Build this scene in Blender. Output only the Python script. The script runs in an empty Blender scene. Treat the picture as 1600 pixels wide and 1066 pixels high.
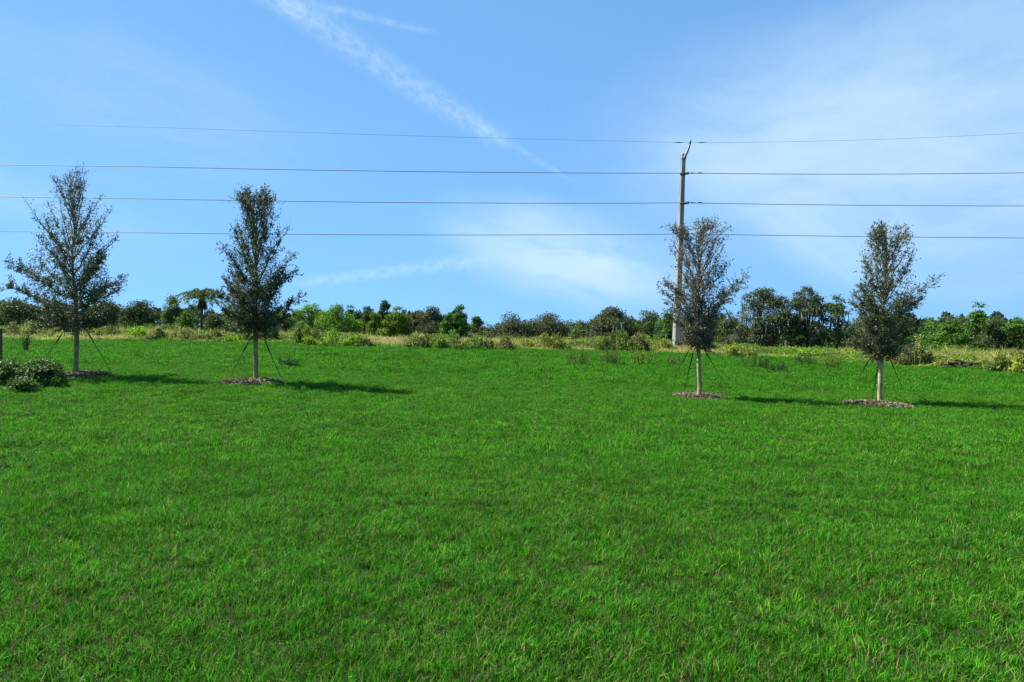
import bpy, math
import numpy as np
from mathutils import Vector
R = math.radians
rng = np.random.default_rng(11)
C = bpy.context.scene.collection
sc = bpy.context.scene

# ------------------------------------------------------------------ camera
F, CX, HY, EYE = 1067.0, 800.0, 515.0, 1.75      # focal length in photo pixels, centre, horizon row, eye height
cam = bpy.data.cameras.new('camera'); cam_o = bpy.data.objects.new('camera', cam); C.objects.link(cam_o)
cam.sensor_width = 36; cam.lens = 36 * F / 1600; cam.shift_y = (HY - 533) / 1600
cam.clip_start = .1; cam.clip_end = 4000
cam_o.location = (0, 0, EYE); cam_o.rotation_euler = (R(90), 0, 0)
sc.camera = cam_o

# ------------------------------------------------------------------ sun, sky, exposure
SUN_EL, SUN_AZ = R(50), math.atan2(-1, .40)       # sun to the left, a little beyond the trees
sl = bpy.data.lights.new('sun', 'SUN'); so = bpy.data.objects.new('sun', sl); C.objects.link(so)
sl.energy = 5.0; sl.angle = R(.5); sl.color = (1, .95, .87)
sd = Vector((math.sin(SUN_AZ) * math.cos(SUN_EL), math.cos(SUN_AZ) * math.cos(SUN_EL), math.sin(SUN_EL)))
so.rotation_euler = sd.to_track_quat('Z', 'Y').to_euler(); so.location = (-60, 40, 60)
sc.view_settings.view_transform = 'Standard'; sc.view_settings.look = 'None'
sc.view_settings.exposure = 1.25; sc.view_settings.gamma = 1
sc.view_settings.use_curve_mapping = False

w = bpy.data.worlds.new('World'); sc.world = w; w.use_nodes = True
nt = w.node_tree; nt.nodes.clear(); N = nt.nodes; L = nt.links
def nd(t, **k):
    n = N.new(t)
    for a, b in k.items(): setattr(n, a, b)
    return n
def put(sock, v):
    if isinstance(v, (int, float)): sock.default_value = v
    else: L.new(v, sock)
def M(op, a, b=0.0, c=0.0, clamp=False):
    n = nd('ShaderNodeMath', operation=op, use_clamp=clamp)
    put(n.inputs[0], a); put(n.inputs[1], b); put(n.inputs[2], c)
    return n.outputs[0]
def smooth(x, lo, hi, a=0.0, b=1.0):
    n = nd('ShaderNodeMapRange', interpolation_type='SMOOTHSTEP')
    put(n.inputs['Value'], x)
    for k, v in (('From Min', lo), ('From Max', hi), ('To Min', a), ('To Max', b)): n.inputs[k].default_value = v
    return n.outputs[0]
sky = nd('ShaderNodeTexSky', sky_type='NISHITA', sun_disc=False, sun_elevation=SUN_EL, sun_rotation=SUN_AZ % (2 * math.pi))
sky.air_density = 1.0; sky.dust_density = .2; sky.ozone_density = 2.0
tc = nd('ShaderNodeTexCoord'); sx = nd('ShaderNodeSeparateXYZ'); L.new(tc.outputs['Generated'], sx.inputs[0])
X, Y, Z = sx.outputs
svm = nd('ShaderNodeCombineXYZ'); put(svm.inputs[0], M('MULTIPLY', X, .3)); L.new(Y, svm.inputs[1])
put(svm.inputs[2], M('MULTIPLY_ADD', M('MAXIMUM', Z, 0.0), .65, .30)); L.new(svm.outputs[0], sky.inputs[0])
az = M('ARCTAN2', X, Y); el = M('ARCSINE', Z)
def ae(px, py):                                   # azimuth, elevation of a direction
    u = (px - CX) / F; v = (HY - py) / F
    return math.atan(u), math.atan2(v, math.hypot(1, u))
def noise(vec, scale, detail=5, rough=.55, dist=0.0):
    n = nd('ShaderNodeTexNoise'); L.new(vec, n.inputs['Vector'])
    n.inputs['Scale'].default_value = scale; n.inputs['Detail'].default_value = detail
    n.inputs['Roughness'].default_value = rough; n.inputs['Distortion'].default_value = dist
    return n.outputs[0]
def vec(x, y, z=0.0):
    n = nd('ShaderNodeCombineXYZ'); put(n.inputs[0], x); put(n.inputs[1], y); put(n.inputs[2], z); return n.outputs[0]
AEV = vec(az, el)
w1 = M('SUBTRACT', noise(AEV, 6, 4), .5); w2 = M('SUBTRACT', noise(vec(az, el, 3.7), 6, 4), .5)
azw = M('MULTIPLY_ADD', w1, .05, az); elw = M('MULTIPLY_ADD', w2, .05, el)
def along(p, q, a=azw, e=elw):                    # t along the line p-q (0..1) and distance to it
    dx, dy = q[0] - p[0], q[1] - p[1]; l = math.hypot(dx, dy)
    ax = M('SUBTRACT', a, p[0]); ey = M('SUBTRACT', e, p[1])
    t = M('ADD', M('MULTIPLY', ax, dx / l / l), M('MULTIPLY', ey, dy / l / l))
    s = M('ADD', M('MULTIPLY', ax, -dy / l), M('MULTIPLY', ey, dx / l))
    return t, s, l
def streak(p, q, w0, w1_, strength, fibre=26, soft=.15, warp=.012):
    a = M('MULTIPLY_ADD', w1, warp, az); e = M('MULTIPLY_ADD', w2, warp, el)
    t, s, l = along(ae(*p), ae(*q), a, e)
    wd = M('ADD', M('MULTIPLY', t, w1_ - w0), w0)
    k = M('DIVIDE', M('ABSOLUTE', s), wd)
    core = smooth(k, 0, 1, 1, 0)
    ends = M('MULTIPLY', smooth(t, -soft, soft), smooth(t, 1 - soft, 1 + soft, 1, 0))
    fb = smooth(noise(vec(M('MULTIPLY', t, l * fibre), M('MULTIPLY', s, fibre * 1.6)), 2.2, 6, .65), .25, .7)
    return M('MULTIPLY', M('MULTIPLY', core, ends), M('MULTIPLY', fb, strength))
def blob(c, rx, ry, ang, strength, lo=.35, hi=.75, sc_=5.0, stretch=3.5):
    cxy = ae(*c); ca, sa = math.cos(ang), math.sin(ang)
    ax = M('SUBTRACT', azw, cxy[0]); ey = M('SUBTRACT', elw, cxy[1])
    uu = M('ADD', M('MULTIPLY', ax, ca), M('MULTIPLY', ey, sa)); vv = M('SUBTRACT', M('MULTIPLY', ey, ca), M('MULTIPLY', ax, sa))
    r = M('SQRT', M('ADD', M('POWER', M('DIVIDE', uu, rx / F), 2.0), M('POWER', M('DIVIDE', vv, ry / F), 2.0)))
    tex = smooth(noise(vec(uu, M('MULTIPLY', vv, stretch), c[0] * .01), sc_, 7, .6, .3), lo, hi)
    return M('MULTIPLY', smooth(r, .15, 1.0, 1, 0), M('MULTIPLY', tex, strength))
cl = [streak((440, -10), (790, 222), .034, .024, .36, soft=.07), streak((730, 182), (890, 280), .014, .005, .22, soft=.18),
      streak((330, -60), (480, 25), .03, .02, .45, soft=.2),
      streak((500, 5), (670, 48), .010, .006, .30), streak((470, 440), (760, 405), .010, .018, .40, soft=.1),
      blob((880, 400), 260, 95, R(-14), .80, .10, .62), blob((820, 350), 160, 40, R(8), .26, .25, .7),
      blob((980, 440), 150, 50, R(-20), .28, .2, .7),
      blob((1330, 250), 460, 210, R(-8), .60, .02, .70), blob((1270, 365), 170, 75, R(-35), .40, .15, .6),
      blob((1450, 120), 480, 200, R(12), .42, .0, .75), blob((1100, 260), 160, 60, R(-20), .30, .2, .7),
      blob((1500, 420), 240, 100, R(-5), .22, .2, .8),
      blob((230, 170), 360, 120, R(-8), .22, .15, .75), blob((100, 300), 280, 60, R(-12), .22, .3, .75),
      blob((1900, 200), 500, 260, R(10), .4), blob((-500, 250), 500, 160, R(-5), .3)]
tot = cl[0]
for c in cl[1:]: tot = M('SUBTRACT', 1.0, M('MULTIPLY', M('SUBTRACT', 1.0, tot), M('SUBTRACT', 1.0, c)))
hs = nd('ShaderNodeHueSaturation'); L.new(sky.outputs[0], hs.inputs['Color'])
hs.inputs['Hue'].default_value = .5; hs.inputs['Saturation'].default_value = 1.0; hs.inputs['Value'].default_value = 1.0
SKYG = nd('ShaderNodeMix', data_type='RGBA', blend_type='MULTIPLY'); SKYG.inputs[0].default_value = 1
L.new(hs.outputs[0], SKYG.inputs[6]); SKYG.inputs[7].default_value = (.72, 1.02, 1.10, 1)
mx = nd('ShaderNodeMix', data_type='RGBA'); L.new(tot, mx.inputs[0]); L.new(SKYG.outputs[2], mx.inputs[6])
mx.inputs[7].default_value = (3.3, 4.4, 5.2, 1)
bg = nd('ShaderNodeBackground'); L.new(mx.outputs[2], bg.inputs[0]); bg.inputs[1].default_value = .088
wo = nd('ShaderNodeOutputWorld'); L.new(bg.outputs[0], wo.inputs[0])

# ------------------------------------------------------------------ terrain
tx = np.array([-400, -60, -40, -20, -12, -7, 0, 5.5, 11, 20, 40, 60, 400.])
ty = np.array([-60, 6, 14, 20, 30, 45, 60, 85, 110, 400.])
tz = np.array([[0] * 13, [0] * 13,
    [.3, .3, .3, .36, .30, .16, -.02, -.15, -.25, -.3, -.3, -.3, -.3],
    [.7, .7, .62, .55, .43, .24, -.02, -.31, -.46, -.5, -.5, -.5, -.5],
    [1, 1, .85, .72, .58, .42, .1, -.25, -.38, -.5, -.5, -.5, -.5],
    [1.1, 1.1, 1.12, .95, .80, .62, .40, .12, -.05, -.2, -.5, -.5, -.5],
    [1, 1, .95, .88, .75, .58, .35, .1, -.05, -.35, -.8, -.9, -.9],
    [.3, .3, .3, .25, .2, .15, 0, -.15, -.3, -.55, -.9, -1, -1],
    [.0] * 7 + [-.1, -.3, -.5, -.7, -.8, -.8], [.0] * 7 + [-.1, -.3, -.5, -.7, -.8, -.8]])
gx = np.arange(-140, 141, 1.0); gy = np.arange(-40, 181, 1.0)
def bil(xa, ya, za, x, y):
    x = np.clip(x, xa[0], xa[-1] - 1e-6); y = np.clip(y, ya[0], ya[-1] - 1e-6)
    i = np.clip(np.searchsorted(xa, x, side='right') - 1, 0, len(xa) - 2); j = np.clip(np.searchsorted(ya, y, side='right') - 1, 0, len(ya) - 2)
    a = (x - xa[i]) / (xa[i + 1] - xa[i]); b = (y - ya[j]) / (ya[j + 1] - ya[j])
    return (za[j, i] * (1 - a) + za[j, i + 1] * a) * (1 - b) + (za[j + 1, i] * (1 - a) + za[j + 1, i + 1] * a) * b
GX, GY = np.meshgrid(gx, gy)
G = bil(tx, ty, tz, GX, GY)
ker = np.exp(-np.arange(-6, 7) ** 2 / (2 * 2.2 ** 2)); ker /= ker.sum()
pad = np.pad(G, 6, mode='edge')
pad = np.apply_along_axis(lambda r: np.convolve(r, ker, 'valid'), 1, pad)
G = np.apply_along_axis(lambda r: np.convolve(r, ker, 'valid'), 0, pad)
def gz(x, y):
    x = np.asarray(x, float); y = np.asarray(y, float)
    b = .012 * np.sin(x * 1.1 + .6 * y) + .012 * np.sin(y * .9 - .5 * x + 1)
    return bil(gx, gy, G, x, y) + b
def at(px, py):                                   # where a view ray meets the ground
    u = (px - CX) / F; v = (HY - py) / F
    d = np.arange(2, 150, .02); zz = EYE + v * d - gz(u * d, d)
    k = np.argmax(zz < 0)
    if zz[k] >= 0: k = len(d) - 1
    return np.array([u * d[k], d[k], gz(u * d[k], d[k])])
def on(px, d):
    x = (px - CX) / F * d
    return np.array([x, d, float(gz(x, d))])

# ------------------------------------------------------------------ mesh + material helpers
class MB:
    def __init__(s): s.v = []; s.c = []; s.f3 = []; s.f4 = []; s.n = 0
    def add(s, v, f, col):
        v = np.asarray(v, float).reshape(-1, 3); f = np.asarray(f, int)
        col = np.asarray(col, float)
        if col.ndim == 1: col = np.tile(col, (len(v), 1))
        s.v.append(v); s.c.append(col[:, :3]); (s.f3 if f.shape[1] == 3 else s.f4).append(f + s.n); s.n += len(v)
    def more(s, f):                               # extra faces on the last added vertices
        f = np.asarray(f, int) + (s.n - len(s.v[-1])); (s.f3 if f.shape[1] == 3 else s.f4).append(f)
    def arr(s):
        v = np.concatenate(s.v); c = np.concatenate(s.c)
        f3 = np.concatenate(s.f3) if s.f3 else np.zeros((0, 3), int); f4 = np.concatenate(s.f4) if s.f4 else np.zeros((0, 4), int)
        return v, c, f3, f4
    def mesh(s, name, mat, smooth_=False, extra=None, attrs=None):
        v, c, f3, f4 = s.arr()
        if extra is not None: v = np.concatenate([v, extra]); c = np.concatenate([c, np.zeros((len(extra), 3))])
        me = bpy.data.meshes.new(name)
        me.vertices.add(len(v)); me.vertices.foreach_set('co', v.astype(np.float32).ravel())
        nl = f3.size + f4.size; me.loops.add(nl); me.polygons.add(len(f3) + len(f4))
        me.loops.foreach_set('vertex_index', np.concatenate([f3.ravel(), f4.ravel()]).astype(np.int32))
        st = np.concatenate([np.arange(len(f3)) * 3, f3.size + np.arange(len(f4)) * 4]).astype(np.int32)
        me.polygons.foreach_set('loop_start', st)
        a = me.attributes.new('col', 'FLOAT_COLOR', 'POINT')
        a.data.foreach_set('color', np.concatenate([c, np.ones((len(c), 1))], 1).astype(np.float32).ravel())
        for nm, ty_, vals in (attrs or []):
            at_ = me.attributes.new(nm, ty_, 'POINT')
            at_.data.foreach_set('vector' if ty_ == 'FLOAT_VECTOR' else 'value', vals.ravel())
        me.polygons.foreach_set('use_smooth', np.full(len(f3) + len(f4), smooth_))
        me.materials.append(mat); me.update(); me.validate()
        return me
    def build(s, name, mat, parent=None, smooth_=False):
        o = bpy.data.objects.new(name, s.mesh(name, mat, smooth_)); C.objects.link(o)
        if parent: o.parent = parent
        return o
def thing(name, loc, label, cat, group=None):
    o = bpy.data.objects.new(name, None); C.objects.link(o); o.location = tuple(map(float, loc)); o.empty_display_size = .3
    return tag(o, label, cat, group)
def tag(o, label=None, cat=None, group=None, kind=None):
    if label: o['label'] = label
    if cat: o['category'] = cat
    if group: o['group'] = group
    if kind: o['kind'] = kind
    return o
def mat(name, rough=.6, transl=0.0, nscale=1.5, namt=.3, base=None, bump=0.0, bscale=20, tint2=None, rnd=0.0, spec=.4, stretch=(1, 1, 1)):
    m = bpy.data.materials.new(name); m.use_nodes = True; t = m.node_tree; t.nodes.clear()
    n = t.nodes.new; l = t.links.new
    out = n('ShaderNodeOutputMaterial'); p = n('ShaderNodeBsdfPrincipled')
    p.inputs['Roughness'].default_value = rough; p.inputs['Specular IOR Level'].default_value = spec
    if base: src = n('ShaderNodeRGB'); src.outputs[0].default_value = (*base, 1); col = src.outputs[0]
    else: src = n('ShaderNodeAttribute'); src.attribute_name = 'col'; col = src.outputs['Color']
    g = n('ShaderNodeNewGeometry'); mp = n('ShaderNodeMapping'); mp.inputs['Scale'].default_value = stretch
    l(g.outputs['Position'], mp.inputs[0])
    nz = n('ShaderNodeTexNoise'); l(mp.outputs[0], nz.inputs['Vector']); nz.inputs['Scale'].default_value = nscale; nz.inputs['Detail'].default_value = 5
    mr = n('ShaderNodeMapRange'); l(nz.outputs[0], mr.inputs[0]); mr.inputs[1].default_value = .3; mr.inputs[2].default_value = .7
    mr.inputs[3].default_value = 1 - namt; mr.inputs[4].default_value = 1 + namt
    fac = mr.outputs[0]
    if rnd:
        oi = n('ShaderNodeObjectInfo'); r2 = n('ShaderNodeMapRange'); l(oi.outputs['Random'], r2.inputs[0])
        r2.inputs[3].default_value = 1 - rnd; r2.inputs[4].default_value = 1 + rnd
        mm = n('ShaderNodeMath'); mm.operation = 'MULTIPLY'; l(fac, mm.inputs[0]); l(r2.outputs[0], mm.inputs[1]); fac = mm.outputs[0]
    vm = n('ShaderNodeVectorMath'); vm.operation = 'SCALE'; l(col, vm.inputs[0]); l(fac, vm.inputs['Scale']); col = vm.outputs[0]
    if tint2:                                      # broad patches drifting towards a second growth colour
        nz2 = n('ShaderNodeTexNoise'); l(g.outputs['Position'], nz2.inputs['Vector']); nz2.inputs['Scale'].default_value = tint2[1]; nz2.inputs['Detail'].default_value = 6
        m2 = n('ShaderNodeMapRange'); l(nz2.outputs[0], m2.inputs[0]); m2.inputs[1].default_value = .42; m2.inputs[2].default_value = .68; m2.inputs[4].default_value = tint2[2]
        mxx = n('ShaderNodeMix'); mxx.data_type = 'RGBA'; mxx.blend_type = 'MULTIPLY'; l(m2.outputs[0], mxx.inputs[0]); l(col, mxx.inputs[6]); mxx.inputs[7].default_value = (*tint2[0], 1)
        col = mxx.outputs[2]
    l(col, p.inputs['Base Color']); sh = p.outputs[0]
    if bump:
        nb = n('ShaderNodeTexNoise'); l(mp.outputs[0], nb.inputs['Vector']); nb.inputs['Scale'].default_value = bscale; nb.inputs['Detail'].default_value = 4
        b = n('ShaderNodeBump'); b.inputs['Strength'].default_value = bump; b.inputs['Distance'].default_value = .03
        l(nb.outputs[0], b.inputs['Height']); l(b.outputs[0], p.inputs['Normal'])
    if transl:
        tr = n('ShaderNodeBsdfTranslucent'); l(col, tr.inputs[0]); ms = n('ShaderNodeMixShader'); ms.inputs[0].default_value = transl
        l(sh, ms.inputs[1]); l(tr.outputs[0], ms.inputs[2]); sh = ms.outputs[0]
    l(sh, out.inputs[0])
    return m
def unit(v): return v / np.maximum(np.linalg.norm(v, axis=-1, keepdims=True), 1e-9)
def rdir(n, r=rng): return unit(r.normal(size=(n, 3)))
def leaves(mb, pos, d, nrm, ln, wd, col, fold=0.0):
    """pointed oval leaf: diamond of four vertices, d = leaf axis, nrm = facing"""
    d = unit(d); s = unit(np.cross(d, nrm)); n_ = np.cross(s, d)
    ln = np.broadcast_to(ln, (len(pos),))[:, None]; wd = np.broadcast_to(wd, (len(pos),))[:, None]
    a = pos; b = pos + d * ln * .45 + s * wd * .5 + n_ * wd * fold; c = pos + d * ln; e = pos + d * ln * .45 - s * wd * .5 + n_ * wd * fold
    v = np.stack([a, b, c, e], 1).reshape(-1, 3)
    mb.add(v, np.arange(len(v)).reshape(-1, 4), np.repeat(col, 4, 0))
def tube(mb, pts, rad, col, sides=5):
    pts = np.asarray(pts, float); k = len(pts); rad = np.broadcast_to(rad, (k,))
    t = np.gradient(pts, axis=0); t = unit(t)
    ref = np.array([0, 0, 1.]) if abs(t[0][2]) < .8 else np.array([1., 0, 0])
    s = unit(np.cross(t, ref)); u = np.cross(s, t)
    a = np.arange(sides) * 2 * np.pi / sides
    v = pts[:, None] + rad[:, None, None] * (np.cos(a)[None, :, None] * s[:, None] + np.sin(a)[None, :, None] * u[:, None])
    i = np.arange(k - 1)[:, None] * sides; j = np.arange(sides)[None]; j2 = (j + 1) % sides
    f = np.stack([i + j, i + j2, i + sides + j2, i + sides + j], -1).reshape(-1, 4)
    mb.add(v.reshape(-1, 3), f, col)
def vary(base, n, amt=.25, r=rng, hue=.10):
    b = np.asarray(base, float)
    return np.clip(b * (1 + r.uniform(-amt, amt, (n, 1))) * (1 + r.uniform(-hue, hue, (n, 3))), .002, 1)

GRASS = mat('grass_blades', .6, .38, 1.3, .20, tint2=((1.30, .98, 1.1), 0.22, .6), rnd=.2, spec=.08)
WEED = mat('weed_stems', .6, .35, .35, .22, rnd=.25, spec=.2)
LEAF = mat('tree_leaves', .65, .30, .9, .22, spec=.15)
OAKLEAF = mat('oak_leaves', .5, .26, 3, .2, spec=.35)
HEDGE = mat('hedge_leaves', .55, .28, 3, .2, spec=.2)
BARK = mat('bark', .9, 0, 9, .35, bump=.6, bscale=30, spec=.15, stretch=(1, 1, .35))
MOSS = mat('hanging_moss', .85, .3, 1.2, .2, spec=.1)

# ------------------------------------------------------------------ ground
def axis(parts):
    return np.unique(np.concatenate([np.arange(a, b, s) for a, b, s in parts]))
ax_ = axis([(-1500, -140, 80), (-140, -40, 5), (-40, 40, .8), (40, 140, 5), (140, 1501, 80)])
ay_ = axis([(-300, -40, 40), (-40, 0, 4), (0, 60, .8), (60, 160, 4), (160, 3001, 120)])
AX, AY = np.meshgrid(ax_, ay_); AZ = gz(AX, AY)
v = np.stack([AX, AY, AZ], -1).reshape(-1, 3); nx = len(ax_)
i = (np.arange(len(ay_) - 1)[:, None] * nx + np.arange(nx - 1)[None]).ravel()
g = MB(); g.add(v, np.stack([i, i + 1, i + nx + 1, i + nx], 1), (.04, .07, .02))
GM = mat('soil_and_thatch', .95, 0, 6, .5, base=(.022, .030, .010), bump=.7, bscale=40, spec=.1, tint2=((1.6, .9, 1.3), 2.5, .8))
go = g.build('ground', GM, smooth_=True); go['kind'] = 'structure'

# ------------------------------------------------------------------ layout of the planted things
trees_px = [dict(base=(119, 588), d=19.0), dict(base=(399, 599), d=19.0), dict(base=(1092, 624), d=20.0), dict(base=(1375, 631), d=20.0)]
for t in trees_px: t['p'] = at(*t['base'])
rings = [((133, 589), .75), ((395, 600), .92), ((1091, 622), .84), ((1370, 635), .93)]
rings = [(at(*c), r) for c, r in rings]

# ------------------------------------------------------------------ scattered ground cover: one object, instanced clumps
def scatter(name, clumps, pts, m, label, cat):
    """clumps: list of MB; pts: list of (pos, rotz, tilt, scale(n,3)) per clump"""
    big = MB(); var = []
    for k, cmb in enumerate(clumps):
        v, c, f3, f4 = cmb.arr(); n0 = big.n
        big.v.append(v); big.c.append(c)
        if len(f3): big.f3.append(f3 + n0)
        if len(f4): big.f4.append(f4 + n0)
        big.n += len(v); var.append(np.full(len(v), k))
    nv = big.n; pos = []; rot = []; scl = []
    for k, (p, rz, tl, s) in enumerate(pts):
        pos.append(p); rot.append(np.stack([tl[:, 0], tl[:, 1], rz], 1)); scl.append(s); var.append(np.full(len(p), -1 - k))
    pos = np.concatenate(pos)
    rot = np.concatenate([np.zeros((nv, 3))] + rot); scl = np.concatenate([np.ones((nv, 3))] + scl)
    me = big.mesh(name, m, extra=pos, attrs=[('variant', 'INT', np.concatenate(var).astype(np.int32)), ('rot', 'FLOAT_VECTOR', rot.astype(np.float32)), ('scl', 'FLOAT_VECTOR', scl.astype(np.float32))])
    o = bpy.data.objects.new(name, me); C.objects.link(o); tag(o, label, cat, kind='stuff')
    ng = bpy.data.node_groups.new(name + '_scatter', 'GeometryNodeTree')
    ng.interface.new_socket('Geometry', in_out='INPUT', socket_type='NodeSocketGeometry'); ng.interface.new_socket('Geometry', in_out='OUTPUT', socket_type='NodeSocketGeometry')
    gi = ng.nodes.new('NodeGroupInput'); go_ = ng.nodes.new('NodeGroupOutput'); jn = ng.nodes.new('GeometryNodeJoinGeometry')
    def named(nm, ty_):
        a = ng.nodes.new('GeometryNodeInputNamedAttribute'); a.data_type = ty_; a.inputs[0].default_value = nm
        return [s_ for s_ in a.outputs if s_.enabled][0]
    va, ra, sa = named('variant', 'INT'), named('rot', 'FLOAT_VECTOR'), named('scl', 'FLOAT_VECTOR')
    def sel(k):
        c_ = ng.nodes.new('FunctionNodeCompare'); c_.data_type = 'INT'; c_.operation = 'EQUAL'
        ii = [s_ for s_ in c_.inputs if s_.enabled]; ng.links.new(va, ii[0]); ii[1].default_value = k
        s_ = ng.nodes.new('GeometryNodeSeparateGeometry'); s_.domain = 'POINT'
        ng.links.new(gi.outputs[0], s_.inputs[0]); ng.links.new(c_.outputs[0], s_.inputs[1]); return s_.outputs[0]
    for k in range(len(clumps)):
        ip = ng.nodes.new('GeometryNodeInstanceOnPoints')
        ng.links.new(sel(-1 - k), ip.inputs['Points']); ng.links.new(sel(k), ip.inputs['Instance'])
        e2r = ng.nodes.new('FunctionNodeEulerToRotation'); ng.links.new(ra, e2r.inputs[0])
        ng.links.new(e2r.outputs[0], ip.inputs['Rotation']); ng.links.new(sa, ip.inputs['Scale'])
        ng.links.new(ip.outputs[0], jn.inputs[0])
    ng.links.new(jn.outputs[0], go_.inputs[0])
    md = o.modifiers.new('scatter', 'NODES'); md.node_group = ng
    return o
def blades(mb, n, rad, hmin, hmax, wd, cols, lean=.45, square=True, curl=.5, r=rng):
    x = r.uniform(-rad, rad, n); y = r.uniform(-rad, rad, n)
    if not square:
        a = r.uniform(0, 2 * np.pi, n); q = rad * np.sqrt(r.uniform(0, 1, n)); x = q * np.cos(a); y = q * np.sin(a)
    # tufts: blades lean outwards from a few centres
    k = max(3, n // 14); cxs = r.uniform(-rad, rad, (k, 2)); own = r.integers(0, k, n)
    tuft = r.uniform(0, 1, n) < .65
    x = np.where(tuft, cxs[own, 0] + r.normal(0, rad * .10, n), x); y = np.where(tuft, cxs[own, 1] + r.normal(0, rad * .10, n), y)
    h = r.uniform(hmin, hmax, n) * np.where(r.uniform(0, 1, n) < .08, 1.35, 1)
    a = r.uniform(0, 2 * np.pi, n); le = np.abs(r.normal(lean, lean * .5, n))
    out = np.stack([np.cos(a), np.sin(a), 0 * a], 1); up = np.array([0, 0, 1.])
    fa = a + np.pi / 2 + r.normal(0, .7, n); side = np.stack([np.cos(fa), np.sin(fa), 0 * fa], 1)
    W = (wd * r.uniform(.6, 1.3, n))[:, None]; H = h[:, None]; le = le[:, None]
    p0 = np.stack([x, y, 0 * x - .01], 1); p1 = p0 + up * H * .55 + out * H * le * .35; p2 = p1 + up * H * (.45 - curl * le * .35) + out * H * le * .75
    v = np.stack([p0 - side * W * .4, p0 + side * W * .4, p1 + side * W * .5, p1 - side * W * .5, p2], 1).reshape(-1, 3)
    b = np.arange(n)[:, None] * 5
    c = cols(n); mb.add(v, b + np.array([[0, 1, 2, 3]]), np.repeat(c, 5, 0)); mb.more(b + np.array([[3, 2, 4]]))
def grass_cols(n, dry=.10, r=rng):
    c = vary((.042, .222, .007), n, .6, r, .16)
    q = r.uniform(0, 1, n)
    yl = q < .22; c[yl] = vary((.10, .32, .012), yl.sum(), .3, r)
    bl = (q > .22) & (q < .36); c[bl] = vary((.016, .10, .012), bl.sum(), .3, r)
    dr = q > 1 - dry; c[dr] = vary((.22, .17, .085), dr.sum(), .4, r)
    return c
def frustum(d0, d1, dens, margin=3.0, r=rng, kx=.78):
    q = 1 / math.sqrt(dens); X_, Y_ = np.meshgrid(np.arange(-kx * d1 - margin, kx * d1 + margin, q), np.arange(d0, d1, q))
    x = (X_ + r.uniform(-.62, .62, X_.shape) * q).ravel(); y = (Y_ + r.uniform(-.62, .62, X_.shape) * q).ravel()
    ok = (np.abs(x) < kx * y + margin) & (y > 1.5); return x[ok], y[ok]
def vnoise(x, y, s, seed=0):
    r = np.random.default_rng(seed); g_ = r.uniform(0, 1, (64, 64)); x = (x / s) % 63; y = (y / s) % 63
    i, j = x.astype(int), y.astype(int); a, b = x - i, y - j; a = a * a * (3 - 2 * a); b = b * b * (3 - 2 * b)
    return (g_[j, i] * (1 - a) + g_[j, (i + 1)] * a) * (1 - b) + (g_[(j + 1), i] * (1 - a) + g_[j + 1, i + 1] * a) * b
EDGE_PX = [(-400, 530), (0, 532), (200, 535), (400, 538), (600, 543), (800, 548), (1000, 552), (1200, 561), (1400, 573), (1600, 583), (2000, 600)]
EDGE_D = [at(*p)[1] for p in EDGE_PX]; print('edge depth', [round(float(q), 1) for q in EDGE_D])
def edge(x, y):
    return np.interp(CX + x / np.maximum(y, .1) * F, [p[0] for p in EDGE_PX], EDGE_D)
def not_ring(x, y, grow=0.0):
    ok = np.ones(len(x), bool)
    for c, rr in rings: ok &= np.hypot(x - c[0], y - c[1]) > rr * (.95 + .1 * np.sin(9 * np.arctan2(y - c[1], x - c[0]))) + grow
    return ok
def split(x, y, k, smin, smax, tilt=.12, hs_=None, r=rng):
    z = gz(x, y); n = len(x); which = r.integers(0, k, n); s = r.uniform(smin, smax, n)
    patch = .72 + .55 * vnoise(x, y, .55, 5) * .6 + .30 * vnoise(x, y, 2.3, 6)
    hh = s * patch * (1 if hs_ is None else hs_)
    S = np.stack([s, s, hh], 1); P = np.stack([x, y, z], 1); rz = r.uniform(0, 2 * np.pi, n); tl = r.normal(0, tilt, (n, 2))
    return [(P[which == q], rz[which == q], tl[which == q], S[which == q]) for q in range(k)]
K = 6; cl0, cl1, cl2 = [], [], []
for q in range(K):
    m0 = MB(); blades(m0, 200, .13, .025, .075, .0040, lambda n: grass_cols(n, .08), lean=.45)
    blades(m0, 80, .13, .012, .04, .005, lambda n: vary((.085, .12, .025), n, .6), lean=1.3); cl0.append(m0)
    m1 = MB(); blades(m1, 300, .27, .03, .072, .0068, lambda n: grass_cols(n, .07), lean=.55)
    blades(m1, 50, .27, .015, .04, .008, lambda n: vary((.10, .12, .03), n, .5), lean=1.2); cl1.append(m1)
    m2 = MB(); blades(m2, 520, .62, .045, .105, .0115, lambda n: grass_cols(n, .05), lean=.6, square=False); cl2.append(m2)
pts = [None] * (3 * K)
x, y = frustum(2.0, 9.6, 66)
pts[:K] = split(x, y, K, .8, 1.25)
x, y = frustum(9.0, 25.5, 22, 4); ok = not_ring(x, y, .10); x, y = x[ok], y[ok]; pts[K:2 * K] = split(x, y, K, .8, 1.25)
x, y = frustum(24.2, 56, 5.0, 6); ed = edge(x, y) + 2; ok = (y < ed + rng.normal(0, .8, len(y))); x, y = x[ok], y[ok]
pts[2 * K:] = split(x, y, K, .8, 1.2, hs_=1.25)
print('grass instances', sum(len(p[0]) for p in pts))
scatter('lawn_grass', cl0 + cl1 + cl2, pts, GRASS, 'bright green mown lawn grass covering the whole foreground', 'grass')

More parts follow.
